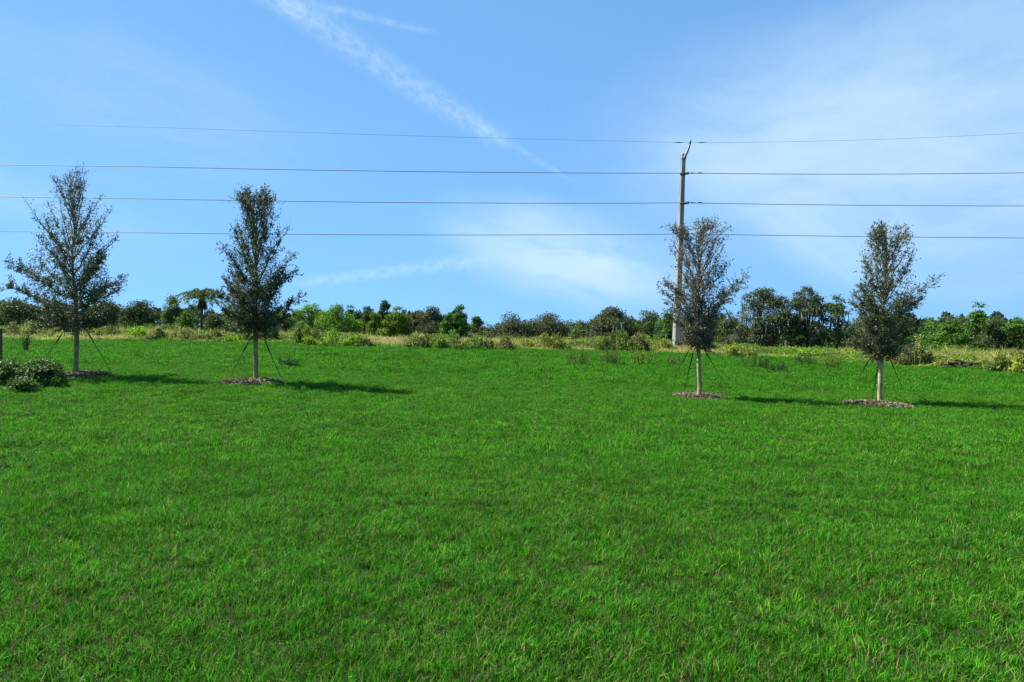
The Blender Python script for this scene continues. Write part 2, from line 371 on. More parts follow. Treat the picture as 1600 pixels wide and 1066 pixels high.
# ------------------------------------------------------------------ wild strip beyond the lawn
def weed_clump(kind, n, rad, h, r=rng):
    mb = MB()
    if kind == 'tan':
        blades(mb, n, rad, h * .4, h, .03, lambda k: vary((.36, .31, .11), k, .35), lean=.35, square=False)
        blades(mb, n // 2, rad, h * .3, h * .8, .04, lambda k: vary((.19, .29, .03), k, .3), lean=.4, square=False)
    elif kind == 'gold':
        blades(mb, n, rad, h * .4, h, .04, lambda k: vary((.25, .34, .025), k, .3), lean=.35, square=False)
        blades(mb, n // 3, rad, h * .6, h * 1.1, .03, lambda k: vary((.42, .33, .12), k, .3), lean=.25, square=False)
    else:
        # leafy weed: stems with many leaves
        cen = np.stack([r.uniform(-rad, rad, n), r.uniform(-rad, rad, n), r.uniform(0, 1, n) ** .7 * h], 1)
        base = (.13, .25, .015) if kind == 'lime' else (.085, .15, .025)
        leaves(mb, cen, rdir(n) + [0, 0, .5], rdir(n) + [0, 0, .8], r.uniform(.10, .22, n), r.uniform(.05, .11, n), vary(base, n, .35))
        blades(mb, n // 5, rad, h * .5, h * 1.05, .02, lambda k: vary((.25, .22, .10), k, .3), lean=.2, square=False)
    return mb
kinds = ['tan', 'gold', 'lime', 'olive']; wc = []
for kd in kinds:
    for q in range(2): wc.append(weed_clump(kd, 130 if kd in ('tan', 'gold') else 220, .55, 1.0))
x, y = frustum(30, 95, 3.2, 10); ed = edge(x, y); ok = y > ed + rng.normal(0, 1.2, len(y)) + 1.2
ok &= rng.uniform(0, 1, len(x)) < np.clip(1.3 - (y - ed) / 45, .25, 1); x, y, ed = x[ok], y[ok], ed[ok]
n1 = vnoise(x, y * .6, 4.5, 21); n2 = vnoise(x, y, 2.2, 22); q = n1 * .65 + n2 * .35 + rng.normal(0, .08, len(x))
near_e = (y - ed) < 3.5
kd = np.where(q < .36, 0, np.where(q < .50, 1, np.where(q < .64, 3, 2))); kd = np.where(near_e & (rng.uniform(0, 1, len(x)) < .6), np.where(q < .5, 0, 1), kd)
hh = np.where(near_e, .50, .30 + 1.0 * vnoise(x, y, 2.6, 23)) * np.interp(CX + x / y * F, [-300, 0, 250, 400, 540, 620, 800, 1000, 1120, 1200, 1350, 1450, 1600], [.55, .55, .60, .52, .42, .34, .46, .55, .5, .36, .36, .5, .5])
idx = kd * 2 + rng.integers(0, 2, len(x)); P = np.stack([x, y, gz(x, y)], 1); pw = []
for k in range(8):
    s = idx == k; n = s.sum(); h_ = hh[s] * rng.uniform(.7, 1.3, n); pw.append((P[s], rng.uniform(0, 6.28, n), rng.normal(0, .08, (n, 2)), np.stack([rng.uniform(.7, 1.4, n)] * 2 + [h_ * rng.choice([.6, .9, 1.1, 1.5], n)], 1)))
print('weed instances', len(x))
scatter('wild_grass', wc, pw, WEED, 'tall yellow-green weeds and dry grass growing wild beyond the lawn', 'weeds')

# ------------------------------------------------------------------ young oaks
def young_oak(i, prof, n_leaf, label, seed, bark, lean=(0, 0), leafcol=(.080, .105, .046), topw=.22):
    """prof: list of (py, left px, right px) of the crown silhouette; base px gives the scale"""
    r = np.random.default_rng(seed); t = trees_px[i]; p = t['p']; d = p[1]; bx, by = t['base']; k = d / F
    z = lambda py: (by - py) * k
    prof = sorted(prof, key=lambda q: -q[0]); zz = [z(q[0]) for q in prof]
    Lf = [(bx - q[1]) * k for q in prof]; Rt = [(q[2] - bx) * k for q in prof]
    z0, z1 = zz[0], zz[-1]; H = z1 - z0
    cxs = lambda h: (np.interp(h, zz, Rt) - np.interp(h, zz, Lf)) / 2 * .45 if h > z0 else 0
    root = thing('young_oak', p, label, 'young tree', 'young oaks planted in a row across the lawn')
    # trunk
    hs_ = np.linspace(-.05, z1 * .97, 26); wob = np.cumsum(r.normal(0, .006, (26, 2)), 0)
    tp = np.stack([[float(cxs(h)) * min(1, max(0, (h - z0) / H * 1.5)) for h in hs_] + wob[:, 0] + lean[0] * hs_, wob[:, 1], hs_], 1)
    tr = np.interp(hs_ / z1, [0, .02, .2, .6, 1], [.088, .068, .060, .028, .005])
    tb = MB(); tube(tb, tp, tr, bark, 12); tb.build('trunk', BARK, root, True)
    br = MB(); P_, D_, W_ = [], [], []
    nb = 66
    wz = lambda q_: np.interp((q_ - z0) / H, [0, .15, .36, .52, .70, 1], [1.5, 1.6, 1.1, .58, topw * 1.15, topw])
    for b in range(nb):
        u = (b + r.uniform(0, 1)) / nb; h = z0 + H * (.03 + .90 * u ** 1.15); a = b * 2.399 + r.normal(0, .3)
        base = np.array([np.interp(h, hs_, tp[:, 0]), np.interp(h, hs_, tp[:, 1]), h])
        rise = H * (.10 + .24 * min(1, u * 2)) * r.uniform(.6, 1.3); ht = min(h + rise, z1 - H * r.uniform(0, .10) * (u > .5))
        if u < .12: ht = h + H * r.uniform(-.05, .10)
        ca = math.cos(a); side = np.interp(ht, zz, Rt if ca > 0 else Lf); mid = (np.interp(ht, zz, Rt) + np.interp(ht, zz, Lf)) / 2
        rad = max(r.uniform(.05, .26), abs(ca) * side + (1 - abs(ca)) * mid) * r.choice([1.0, .92, .78, .55, 1.06, 1.16]) * r.uniform(.9, 1.05)
        tip = np.array([rad * ca, rad * math.sin(a) * .95, ht])
        m_ = (base + tip) / 2; m_[2] -= np.linalg.norm(tip - base) * r.uniform(.04, .16); s_ = np.linspace(0, 1, 9)[:, None]
        path = base * (1 - s_) ** 2 + 2 * m_ * s_ * (1 - s_) + tip * s_ ** 2; path[1:] += r.normal(0, .014, (8, 3))
        lb = np.linalg.norm(tip - base); r0 = .008 + .012 * lb / 1.5
        tube(br, path, np.linspace(r0, .0025, 9), bark * .8, 4)
        for q in range(int(7 + 15 * lb)):
            f = r.uniform(.22 if u < .3 else .38, 1); o_ = path[min(8, int(f * 8))]; td = unit((tip - base) * .7 / lb + r.normal(0, .5, 3) + [0, 0, .32]); tl = r.uniform(.10, .36) * (1.15 - .3 * u)
            e_ = o_ + td * tl; tube(br, [o_, (o_ + e_) / 2 + r.normal(0, .012, 3), e_], [.003, .0022, .0013], bark * .7, 3)
            P_.append(o_); D_.append(e_ - o_); W_.append(wz(e_[2]))
        P_.append(path[4]); D_.append(path[8] - path[4]); W_.append(wz(path[6][2]) * 1.6)
    br.build('branches', BARK, root)
    P_, D_, W_ = map(np.array, (P_, D_, W_)); pick = r.choice(len(P_), n_leaf, p=W_ / W_.sum()); f = r.uniform(.15, 1.05, n_leaf)[:, None]
    pos = P_[pick] + D_[pick] * f + r.normal(0, .018, (n_leaf, 3))
    # inner foliage mass close to the stem, dense in the lower half
    n2 = int(n_leaf * .40); h = z0 + H * r.beta(1.5, 3.4, n2); a = r.uniform(0, 6.28, n2); q = np.sqrt(r.uniform(0, 1, n2)) * .62
    Rh = np.where(np.cos(a) > 0, np.interp(h, zz, Rt), np.interp(h, zz, Lf)) * q
    p2 = np.stack([Rh * np.cos(a), Rh * np.sin(a), h + r.normal(0, .05, n2)], 1); pos = np.concatenate([pos, p2]); n_ = len(pos)
    dd = np.concatenate([unit(D_[pick]) + r.normal(0, .7, (n_leaf, 3)), rdir(n2, r)])
    lf = MB(); c = vary(leafcol, n_, .55, r, .08); q = r.uniform(0, 1, n_); c[q < .10] = vary((.09, .12, .03), (q < .10).sum(), .3, r); c[q > .94] = vary((.13, .11, .05), (q > .94).sum(), .3, r)
    leaves(lf, pos, dd, rdir(n_, r) + [0, 0, .6], r.uniform(.045, .085, n_), r.uniform(.020, .036, n_), c, .15)
    lf.build('crown', OAKLEAF, root)
    return root
bk1, bk2, bk3, bk4 = [np.array(c) for c in ((.25, .205, .10), (.26, .21, .10), (.34, .27, .14), (.34, .285, .17))]
young_oak(0, [(522, 95, 150), (508, 60, 168), (490, 38, 188), (462, 22, 207), (440, 8, 202), (420, 4, 190), (400, 18, 186), (385, 26, 182), (360, 52, 186), (340, 45, 172), (318, 42, 165), (300, 40, 146), (285, 85, 128), (263, 103, 110)], 19500,
          'tallest young oak, thin-topped with a wide loose crown, beside the round-leaved hedge', 101, bk1, topw=.08)
young_oak(1, [(530, 375, 425), (515, 352, 448), (490, 346, 458), (460, 337, 463), (430, 334, 466), (402, 332, 456), (385, 344, 452), (360, 346, 453), (340, 350, 446), (320, 368, 436), (300, 374, 428), (290, 384, 412)], 21500,
          'full narrow young oak standing alone left of centre, just right of the palm', 102, bk2)
young_oak(2, [(548, 1070, 1115), (530, 1052, 1128), (505, 1042, 1142), (480, 1036, 1148), (455, 1022, 1162), (430, 1034, 1166), (415, 1036, 1160), (395, 1034, 1142), (375, 1036, 1132), (355, 1052, 1134), (338, 1085, 1132)], 15000,
          'sparse grey-leaved young oak standing in front of the tall concrete pole', 103, bk3, leafcol=(.125, .125, .085))
young_oak(3, [(565, 1355, 1402), (548, 1330, 1428), (520, 1322, 1440), (490, 1322, 1446), (460, 1326, 1455), (432, 1334, 1454), (405, 1345, 1440), (380, 1355, 1428), (362, 1362, 1418), (348, 1378, 1406)], 19000,
          'rightmost young oak with pale mottled trunk and broad round lower crown', 104, bk4)

# mulch rings
def ring(c, rad, label, seed):
    r = np.random.default_rng(seed); mb = MB(); n = 48; a = np.arange(n) * 2 * np.pi / n; rr = rad * (1 + .04 * np.sin(5 * a + seed) + .03 * np.sin(11 * a))
    vs = [[0, 0, float(gz(c[0], c[1])) - c[2] + .12]]
    for f, zz_ in ((.5, .105), (.85, .075), (1.0, .0)):
        for k in range(n):
            x_, y_ = rr[k] * f * math.cos(a[k]), rr[k] * f * math.sin(a[k]); vs.append([x_, y_, float(gz(c[0] + x_, c[1] + y_)) - c[2] + zz_])
    mb.add(vs, [[0, 1 + k, 1 + (k + 1) % n] for k in range(n)], (.035, .025, .018))
    mb.more([[1 + b * n + k, 1 + (b + 1) * n + k, 1 + (b + 1) * n + (k + 1) % n, 1 + b * n + (k + 1) % n] for b in range(2) for k in range(n)])
    m = 2600; q = np.sqrt(r.uniform(0, 1, m)) * rad * 1.02 * np.where(r.uniform(0, 1, m) < .06, 1.12, 1); t_ = r.uniform(0, 6.28, m); x_, y_ = q * np.cos(t_), q * np.sin(t_)
    z_ = gz(c[0] + x_, c[1] + y_) - c[2] + np.interp(q / rad, [0, .5, .85, 1, 1.2], [.12, .105, .075, .015, .01]) + r.uniform(0, .035, m)
    d_ = unit(r.normal(size=(m, 3)) * [1, 1, .3]); s_ = unit(np.cross(d_, r.normal(size=(m, 3)) * .5 + [0, 0, 1])); u_ = np.cross(s_, d_)
    ln = r.uniform(.03, .09, m)[:, None] * .5; wd = r.uniform(.012, .03, m)[:, None] * .5; th = .005
    P = np.stack([x_, y_, z_], 1); vv = np.stack([P + sx_ * d_ * ln + sy_ * s_ * wd + sz_ * u_ * th for sz_ in (-1, 1) for sx_, sy_ in ((-1, -1), (1, -1), (1, 1), (-1, 1))], 1).reshape(-1, 3)
    b = np.arange(m)[:, None] * 8
    col = vary((.145, .115, .065), m, .5, r); pal = r.uniform(0, 1, m) < .3; col[pal] = vary((.33, .28, .20), pal.sum(), .25, r); dk = r.uniform(0, 1, m) < .3; col[dk] = vary((.05, .035, .028), dk.sum(), .3, r)
    mb.add(vv, np.concatenate([b + np.array([f_]) for f_ in ([4, 5, 6, 7], [0, 1, 5, 4], [1, 2, 6, 5], [2, 3, 7, 6], [3, 0, 4, 7])]), np.repeat(col, 8, 0))
    o = mb.build('mulch_ring', MULCH); o.location = tuple(map(float, c)); tag(o, label, 'mulch bed', 'mulch rings around the young oaks')
MULCH = mat('bark_mulch', .95, 0, 12, .25, spec=.05)
for (c, rr), lb, sd_ in zip(rings, ('ring of brown bark mulch around the oak beside the hedge, partly hidden', 'ring of brown bark mulch under the full narrow oak left of centre',
        'ring of brown bark mulch under the sparse oak by the concrete pole', 'ring of brown bark mulch under the rightmost oak with mottled trunk'), (1, 2, 3, 4)): ring(c, rr * .95, lb, sd_)

# guy straps
STRAP = mat('strap_webbing', .6, 0, 8, .15, spec=.3)
def strap(i, top, ground, label, light_end=False):
    p = trees_px[i]['p']; k = p[1] / F; a = np.array([(top[0] - CX) * k, p[1], EYE - (top[1] - HY) * k]); b = at(*ground)
    a0 = np.array([p[0] + (a[0] - p[0]) * .12, p[1], a[2] + .22])
    root = thing('guy_strap', b, label, 'guy strap', 'straps staking the young oaks')
    col = (.018, .035, .022)
    m1 = MB(); q = (b * .45 + a * .55)
    tube(m1, [a0 - b, a - b, q - b, (0, 0, .02)], [.011, .011, .010, .008], col, 5); m1.build('webbing', STRAP, root)
    m2 = MB(); s0 = a * .72 + b * .28; s1 = a * .98 + b * .02; tube(m2, [s1 - b, (s0 + s1) / 2 - b + [.004, 0, 0], s0 - b], [.014, .021, .016], (.012, .014, .014), 6); m2.build('ratchet', STRAP, root)
    m3 = MB(); tube(m3, [(0, 0, -.1), (0, 0, .05)], [.014, .012], (.28, .30, .10) if light_end else (.04, .07, .03), 6); m3.build('ground_stake', STRAP, root)
for a in ((0, (98, 520), (66, 566), 'dark strap left of the oak beside the hedge, ending behind the bush'), (0, (136, 518), (171, 577), 'dark strap with pale lower end, right of the oak beside the hedge', True),
          (1, (388, 535), (361, 584), 'thin strap left of the full narrow oak left of centre'), (1, (414, 533), (440, 593), 'thin strap right of the full narrow oak left of centre'), (1, (401, 545), (396, 590), 'strap close against the trunk of the full narrow oak'),
          (2, (1076, 548), (1050, 596), 'long dark strap left of the sparse oak by the pole'), (2, (1083, 550), (1067, 619), 'middle strap left of the trunk of the sparse oak by the pole'), (2, (1101, 547), (1134, 603), 'dark strap right of the sparse oak by the pole'),
          (3, (1357, 563), (1336, 602), 'dark strap left of the rightmost oak'), (3, (1371, 575), (1362, 628), 'thin strap close to the mottled trunk of the rightmost oak'), (3, (1391, 562), (1409, 604), 'dark strap right of the rightmost oak')):
    strap(*a)

# ------------------------------------------------------------------ hedge shrubs and post at the left edge
def shrub(px, py, w_, h_, dpt, n, label, seed, cols, cat='shrub', name='hedge_shrub', lsz=(.045, .08), group=None, m=None):
    r = np.random.default_rng(seed); p = at(px, py); root = thing(name, p, label, cat, group)
    sm = MB(); lf = MB()
    k = 26; a = r.uniform(0, 6.28, k); q = np.sqrt(r.uniform(0, 1, k)) * .8
    tips = np.stack([q * np.cos(a) * w_ / 2, q * np.sin(a) * dpt / 2, h_ * (1 - .45 * q ** 2) * r.uniform(.75, 1.05, k)], 1)
    for t_ in tips: tube(sm, [t_ * [.15, .15, 0], t_ * [.6, .6, .5], t_], [.012, .008, .003], (.08, .06, .04), 4)
    sm.build('stems', BARK, root)
    c = r.integers(0, k, n); pos = tips[c] * (1 - .75 * r.uniform(0, 1, (n, 1)) ** 1.6) + r.normal(0, 1, (n, 3)) * [w_ * .07, dpt * .07, h_ * .08]
    a = r.uniform(0, 6.28, n // 2); cz = r.uniform(0, 1, n // 2); rr = np.sqrt(1 - cz ** 2) * .97; rr = np.where(cz < .3, .97 - .3 * (.3 - cz), rr) # outer shell
    sh = np.stack([rr * np.cos(a) * w_ / 2, rr * np.sin(a) * dpt / 2, cz * h_ * .95], 1) * (1 + .12 * np.sin(5 * a + 7 * cz + seed))[:, None] + r.normal(0, .03, (n // 2, 3))
    pos = np.concatenate([pos, sh]); pos[:, 2] = np.maximum(pos[:, 2], .02); n_ = len(pos)
    pk = r.choice(len(cols), n_, p=[c_[1] for c_ in cols]); col = np.array([c_[0] for c_ in cols])[pk] * (1 + r.uniform(-.35, .35, (n_, 1)))
    leaves(lf, pos, rdir(n_, r) + [0, 0, .3], unit(pos * [1, 1, .6]) + rdir(n_, r) * .7 + [0, 0, .4], r.uniform(*lsz, n_), r.uniform(lsz[0] * .6, lsz[1] * .65, n_), col, .1)
    lf.build('foliage', m or HEDGE, root); return root
dk = ((.055, .125, .022), .55), ((.12, .25, .02), .33), ((.12, .12, .07), .12)
lt = ((.07, .15, .03), .50), ((.18, .32, .02), .35), ((.26, .32, .18), .10), ((.10, .09, .06), .05)
shrub(62, 605, 1.1, .64, 1.1, 5200, 'dark round-leaved hedge shrub at the right end of the hedge', 5, dk, group='hedge shrubs at the left edge')
shrub(10, 604, .85, .60, .9, 2800, 'lighter hedge shrub with yellow-green and pale leaves at the left edge', 6, lt, group='hedge shrubs at the left edge')
shrub(-55, 606, 1.0, .70, 1.0, 2000, 'hedge shrub just outside the left edge of the view', 7, dk, group='hedge shrubs at the left edge')
shrub(35, 614, .7, .32, .5, 1400, 'low dark foliage spilling from the front foot of the hedge', 8, dk, group='hedge shrubs at the left edge')
pp = on(0, 17.0); root = thing('fence_post', pp, 'grey wooden post cut off by the left edge, standing behind the hedge', 'post')
PW = mat('weathered_wood', .85, 0, 14, .3, base=(.07, .06, .05), bump=.4, bscale=40, stretch=(1, 1, .1))
mb = MB(); h_ = 1.76 - pp[2]; s_ = .036
mb.add([(x_ * s_, y_ * s_, z_) for z_ in (-.2, h_ - .012) for x_, y_ in ((-1, -1), (1, -1), (1, 1), (-1, 1))], [[0, 1, 5, 4], [1, 2, 6, 5], [2, 3, 7, 6], [3, 0, 4, 7]], (.2, .2, .2)); mb.build('post', PW, root)
mb = MB(); s2 = .032
mb.add([(x_ * q_, y_ * q_, z_) for q_, z_ in ((s_, h_ - .012), (s2, h_ + .01)) for x_, y_ in ((-1, -1), (1, -1), (1, 1), (-1, 1))], [[0, 1, 5, 4], [1, 2, 6, 5], [2, 3, 7, 6], [3, 0, 4, 7], [4, 5, 6, 7]], (.2, .2, .2)); mb.build('cap', PW, root)

# ------------------------------------------------------------------ power pole and lines
CONC = mat('weathered_concrete', .8, 0, 2.2, .28, base=(.27, .262, .245), bump=.25, bscale=18, spec=.25, stretch=(1, 1, .25))
STEEL = mat('galvanised_steel', .5, 0, 6, .15, base=(.13, .14, .15), spec=.5)
pb = on(1056, 60); pole = thing('power_pole', pb, 'tall square concrete power pole with slanted steel arm on top', 'power pole')
PD = 60.0; kk = PD / F
def pw(px, py, dd=PD): return np.array([(px - CX) / F * dd, dd, EYE - (py - HY) / F * dd])
top = pw(1067.3, 241) - pb; mb = MB(); ang = R(22); n = 30; vs = []
for q in range(n + 1):
    f = q / n; c = top * f; hw = (.275 + (.185 - .275) * f); ch = hw * .80
    for k in range(8):
        a = ang + k * math.pi / 4 + (math.pi / 8 - .20 if k % 2 else -.0)
        cor = [(hw, -ch), (hw, ch), (ch, hw), (-ch, hw), (-hw, ch), (-hw, -ch), (-ch, -hw), (ch, -hw)][k]
        vs.append([c[0] + cor[0] * math.cos(ang) - cor[1] * math.sin(ang), c[1] + cor[0] * math.sin(ang) + cor[1] * math.cos(ang), c[2] - (.3 if q == 0 else 0)])
mb.add(vs, [[q * 8 + k, q * 8 + (k + 1) % 8, q * 8 + 8 + (k + 1) % 8, q * 8 + 8 + k] for q in range(n) for k in range(8)], (.4, .4, .4))
mb.build('shaft', CONC, pole)
mb = MB(); b0 = n * 8; tipv = [v_ for v_ in vs[b0:]]; cz = top + [0, 0, .14]
mb.add(tipv + [[cz[0], cz[1], cz[2]]], [[k, (k + 1) % 8, 8] for k in range(8)], (.2, .2, .2)); mb.build('pole_cap', CONC, pole)
mb = MB(); a_ = pw(1068.6, 247) - pb + [0, -.30, 0]; b_ = pw(1077.2, 226) - pb + [0, -.25, 0]
tube(mb, [a_ - (b_ - a_) * .12, a_, (a_ + b_) / 2 + [.03, 0, 0], b_], [.11, .12, .10, .07], (.1, .1, .1), 8); tube(mb, [a_ + [-.25, .05, -.1], a_ + [.12, -.03, -.1]], [.1, .1], (.1, .1, .1), 6); arm = mb.build('top_arm', STEEL, pole, True)
mb = MB(); tube(mb, [b_ + [-.02, 0, -.05], b_ + [.0, 0, .22], b_ + [.03, 0, .32]], [.09, .11, .05], (.1, .1, .1), 8); mb.build('wire_clamp', STEEL, arm, True)
WIRE = mat('aluminium_wire', .55, 0, 3, .2, base=(.09, .095, .105), spec=.4)
INS = mat('dark_insulator', .35, 0, 5, .1, base=(.03, .03, .035), spec=.5)
for py in (272.8, 318.6, 366.8):
    e0 = pw(1064, py) - pb; mb = MB(); e0 = e0 + [.2, -.25, 0]
    P_ = [e0 + [.02 * q * 1.0, -.018 * q, 0] for q in range(0, 17)]; rr = [.07 if q % 2 else .12 for q in range(17)]
    tube(mb, P_, rr, (.03, .03, .03), 10); mb.build('insulator', INS, pole, True)
    mb = MB(); tube(mb, [e0 + [-.32, .1, -.0], e0 + [-.1, -.0, 0], e0 + [.03, -.02, 0]], [.09, .1, .09], (.1, .1, .1), 8); mb.build('bracket', STEEL, pole, True)
lines = [('top', 225.2, 1078, [(0, 200), (270, 206.5), (800, 218.5)], [(1300, 218), (1600, 203)], .010, 'thin topmost power line, clamped to the slanted arm of the pole'),
         ('a', 272.6, 1070, [(0, 257.5), (400, 265.5), (800, 271.5)], [(1300, 270.5), (1600, 266)], .026, 'power line second from the top, fixed to the concrete pole'),
         ('b', 318.6, 1070, [(0, 307.5), (400, 315), (800, 318.8)], [(1300, 319), (1600, 318.5)], .026, 'power line third from the top, crossing the tops of the two left oaks'),
         ('c', 366.8, 1070, [(0, 361.5), (400, 367.2), (800, 367.6)], [(1300, 369), (1600, 374.5)], .026, 'lowest power line, passing behind the crowns of all four young oaks')]
for key, py0, px0, lpts, rpts, rad, lb in lines:
    o0 = pw(px0, py0); o0[1] -= .45; root = thing('power_line', o0, lb, 'power line', 'power lines strung on the concrete pole')
    dl = lambda px: np.interp(px, [-4000, 0, px0, 1600, 6000], [57, 57, 59.55, 57, 57])
    for pts_, sg in ((lpts, -1), (rpts, 1)):
        X_ = [0]; Z_ = [o0[2]]
        for px, py in pts_:
            d_ = dl(px); X_.append((px - CX) / F * d_ - o0[0]); Z_.append(EYE - (py - HY) / F * d_)
        co = np.polyfit(X_, Z_, 2, w=[50] + [1] * len(pts_)); co[2] = o0[2]; co[0] = max(co[0], .0002)
        xs = sg * np.linspace(0, 110, 90); path = np.stack([xs, np.interp(np.abs(xs), [0, 45, 110], [0, -2.5, -2.5]), np.polyval(co, xs) - o0[2]], 1)
        mb = MB(); tube(mb, path, rad, (.15, .15, .15), 6); mb.build('span', WIRE, root, True)
    for q in ((-1.1, 0), (.9, 0)) if key == 'top' else ((.55, 0), (1.2, 0)):
        mb = MB(); l_ = .45 if key == 'top' else .22; tube(mb, [(q[0] - l_, -abs(q[0]) * .05, 0), (q[0], -abs(q[0]) * .05, -.0), (q[0] + l_, -abs(q[0]) * .05, 0)], [rad * 1.2, .06 if key != 'top' else .045, rad * 1.2], (.03, .03, .03), 8)
        mb.build('vibration_damper', INS, root, True)

# ------------------------------------------------------------------ trees beyond the field
BCOL = {'moss': (.085, .11, .038), 'oak': (.090, .145, .030), 'dark': (.070, .115, .026), 'green': (.085, .19, .022), 'bright': (.14, .29, .022), 'lit': (.13, .22, .014), 'pine': (.05, .11, .025)}  # lit: sunlit tone of the bright conifers put into the leaf colour
def crownprof(shape):
    return {'dome': ([0, .12, .35, .6, .85, 1], [.75, .98, 1, .90, .58, .10]), 'cone': ([0, .15, .4, .7, .9, 1], [.8, 1, .88, .55, .26, .05]), 'oval': ([0, .12, .4, .7, .9, 1], [.65, .92, 1, .86, .5, .15]),
            'spread': ([0, .2, .45, .7, .9, 1], [.55, .85, 1, .95, .68, .25]), 'mound': ([0, .3, .6, .85, 1], [1, .95, .8, .5, .15])}[shape]
def bg_tree(px, top_py, wpx, d, shape, colk, label, seed, name='tree', cat='tree', moss=0.0, nleaf=1.0, gap=0.0, low=.02, puff=.16, wood=(.13, .115, .09), trunk=True, group='trees beyond the field', leansd=0.0):
    r = np.random.default_rng(seed); p = on(px, d); root = thing(name, p, label, cat, group); k = d / F
    H = (HY - top_py) * k + EYE - p[2]; W = wpx * k; z0 = H * low; ts, rs = crownprof(shape)
    W *= 1.16; nP = int(np.clip(22 + W * H * 1.25 * (1 - gap * .4), 24, 150)); t = r.uniform(0, 1, nP) ** .85; a = r.uniform(0, 6.28, nP); q = r.uniform(.15, 1, nP) ** .5 * (1 - puff * .35)
    asym = 1 + .18 * np.sin(a * 2 + seed) + r.normal(0, .13, nP)
    pr = np.interp(t, ts, rs) * W / 2 * q * asym; ps = puff * W * r.uniform(.65, 1.3, nP) * (1 if shape != 'cone' else .8); ps = np.clip(ps, .5, 1.6)
    cen = np.stack([pr * np.cos(a), pr * np.sin(a) * .85, z0 + (H - z0) * t * .97 * r.uniform(.84, 1.04, nP) - ps * .45], 1); cen[:, 2] = np.maximum(cen[:, 2], .3)
    cen[0] = [r.normal(0, W * .04), 0, H - ps[0] * .55]
    if trunk:
        tb = MB(); n_tr = 1 if W < 6 else 2
        for _ in range(n_tr):
            bx = r.normal(0, W * .05 * n_tr); th = max(z0 * 1.1, H * .45); lx = r.normal(0, .06) * H + leansd
            s_ = np.linspace(0, 1, 7); path = np.stack([bx + lx * s_ ** 1.5 + r.normal(0, .05, 7), r.normal(0, .06, 7), th * s_ - .1], 1)
            tube(tb, path, np.linspace(.05 + .022 * H, .03 + .013 * H, 7), wood, 7)
            for c in cen[r.permutation(nP)[:int(nP * .7 / n_tr)]]:
                o_ = path[r.integers(3, 7)]; m_ = (o_ + c) / 2 + r.normal(0, .15, 3) + [0, 0, .12 * H * r.uniform(-.3, .6)]
                tube(tb, [o_, o_ * .6 + m_ * .4 + r.normal(0, .06, 3), m_, c], [.035 + .007 * H, .03 + .005 * H, .035, .015], wood, 5)
        tb.build('trunk', BARK, root, True)
    lf = MB(); base = np.array(BCOL[colk]); per = (ps ** 2); per = per / per.sum(); total = int(np.clip(nleaf * 330 * W * H * .78, 1500, 36000)); cnt = r.choice(nP, total, p=per)
    dv = rdir(total, r); dv[:, 2] = np.where(dv[:, 2] < -.35, -dv[:, 2], dv[:, 2]); rr = r.uniform(.35, 1.08, total) ** .6
    pos = cen[cnt] + dv * (ps[cnt] * rr)[:, None] * [1, 1, .72]; pos[:, 2] = np.maximum(pos[:, 2], .05)
    # thin twig-like fringe outside the puffs
    fr = r.uniform(0, 1, total) < .10; pos[fr] += dv[fr] * r.uniform(.03, .28, (fr.sum(), 1)) * [1, 1, .9]
    tone = 1 + r.uniform(-.22, .22, nP); col = vary(base, total, .28, r, .08) * tone[cnt][:, None]
    sz = r.uniform(.16, .34, total) * np.interp(d, [60, 110], [.8, 1.1])
    leaves(lf, pos, rdir(total, r) + [0, 0, -.1], dv + rdir(total, r) * .7 + [0, 0, .35], sz, sz * r.uniform(.4, .7, total), col, .12)
    if moss:
        ms = lf; n = int(moss * 34 * W); c = r.integers(0, nP, n); o_ = cen[c] + rdir(n, r) * (ps[c] * .8)[:, None] * [1, 1, .3]; o_[:, 1] -= abs(r.normal(0, .3, n)); ln = r.uniform(.4, 1.7, n) * np.clip(H / 7, .6, 1.2)
        ln = np.minimum(ln, np.maximum(o_[:, 2] - .2, .1)); a = r.uniform(0, 3.14, n)
        leaves(ms, o_, np.stack([r.normal(0, .06, n), r.normal(0, .06, n), -np.ones(n)], 1), np.stack([np.cos(a), np.sin(a), 0 * a], 1), ln, r.uniform(.06, .22, n), vary((.17, .18, .125), n, .3, r, .05))
    lf.build('crown', LEAF, root)
    return root
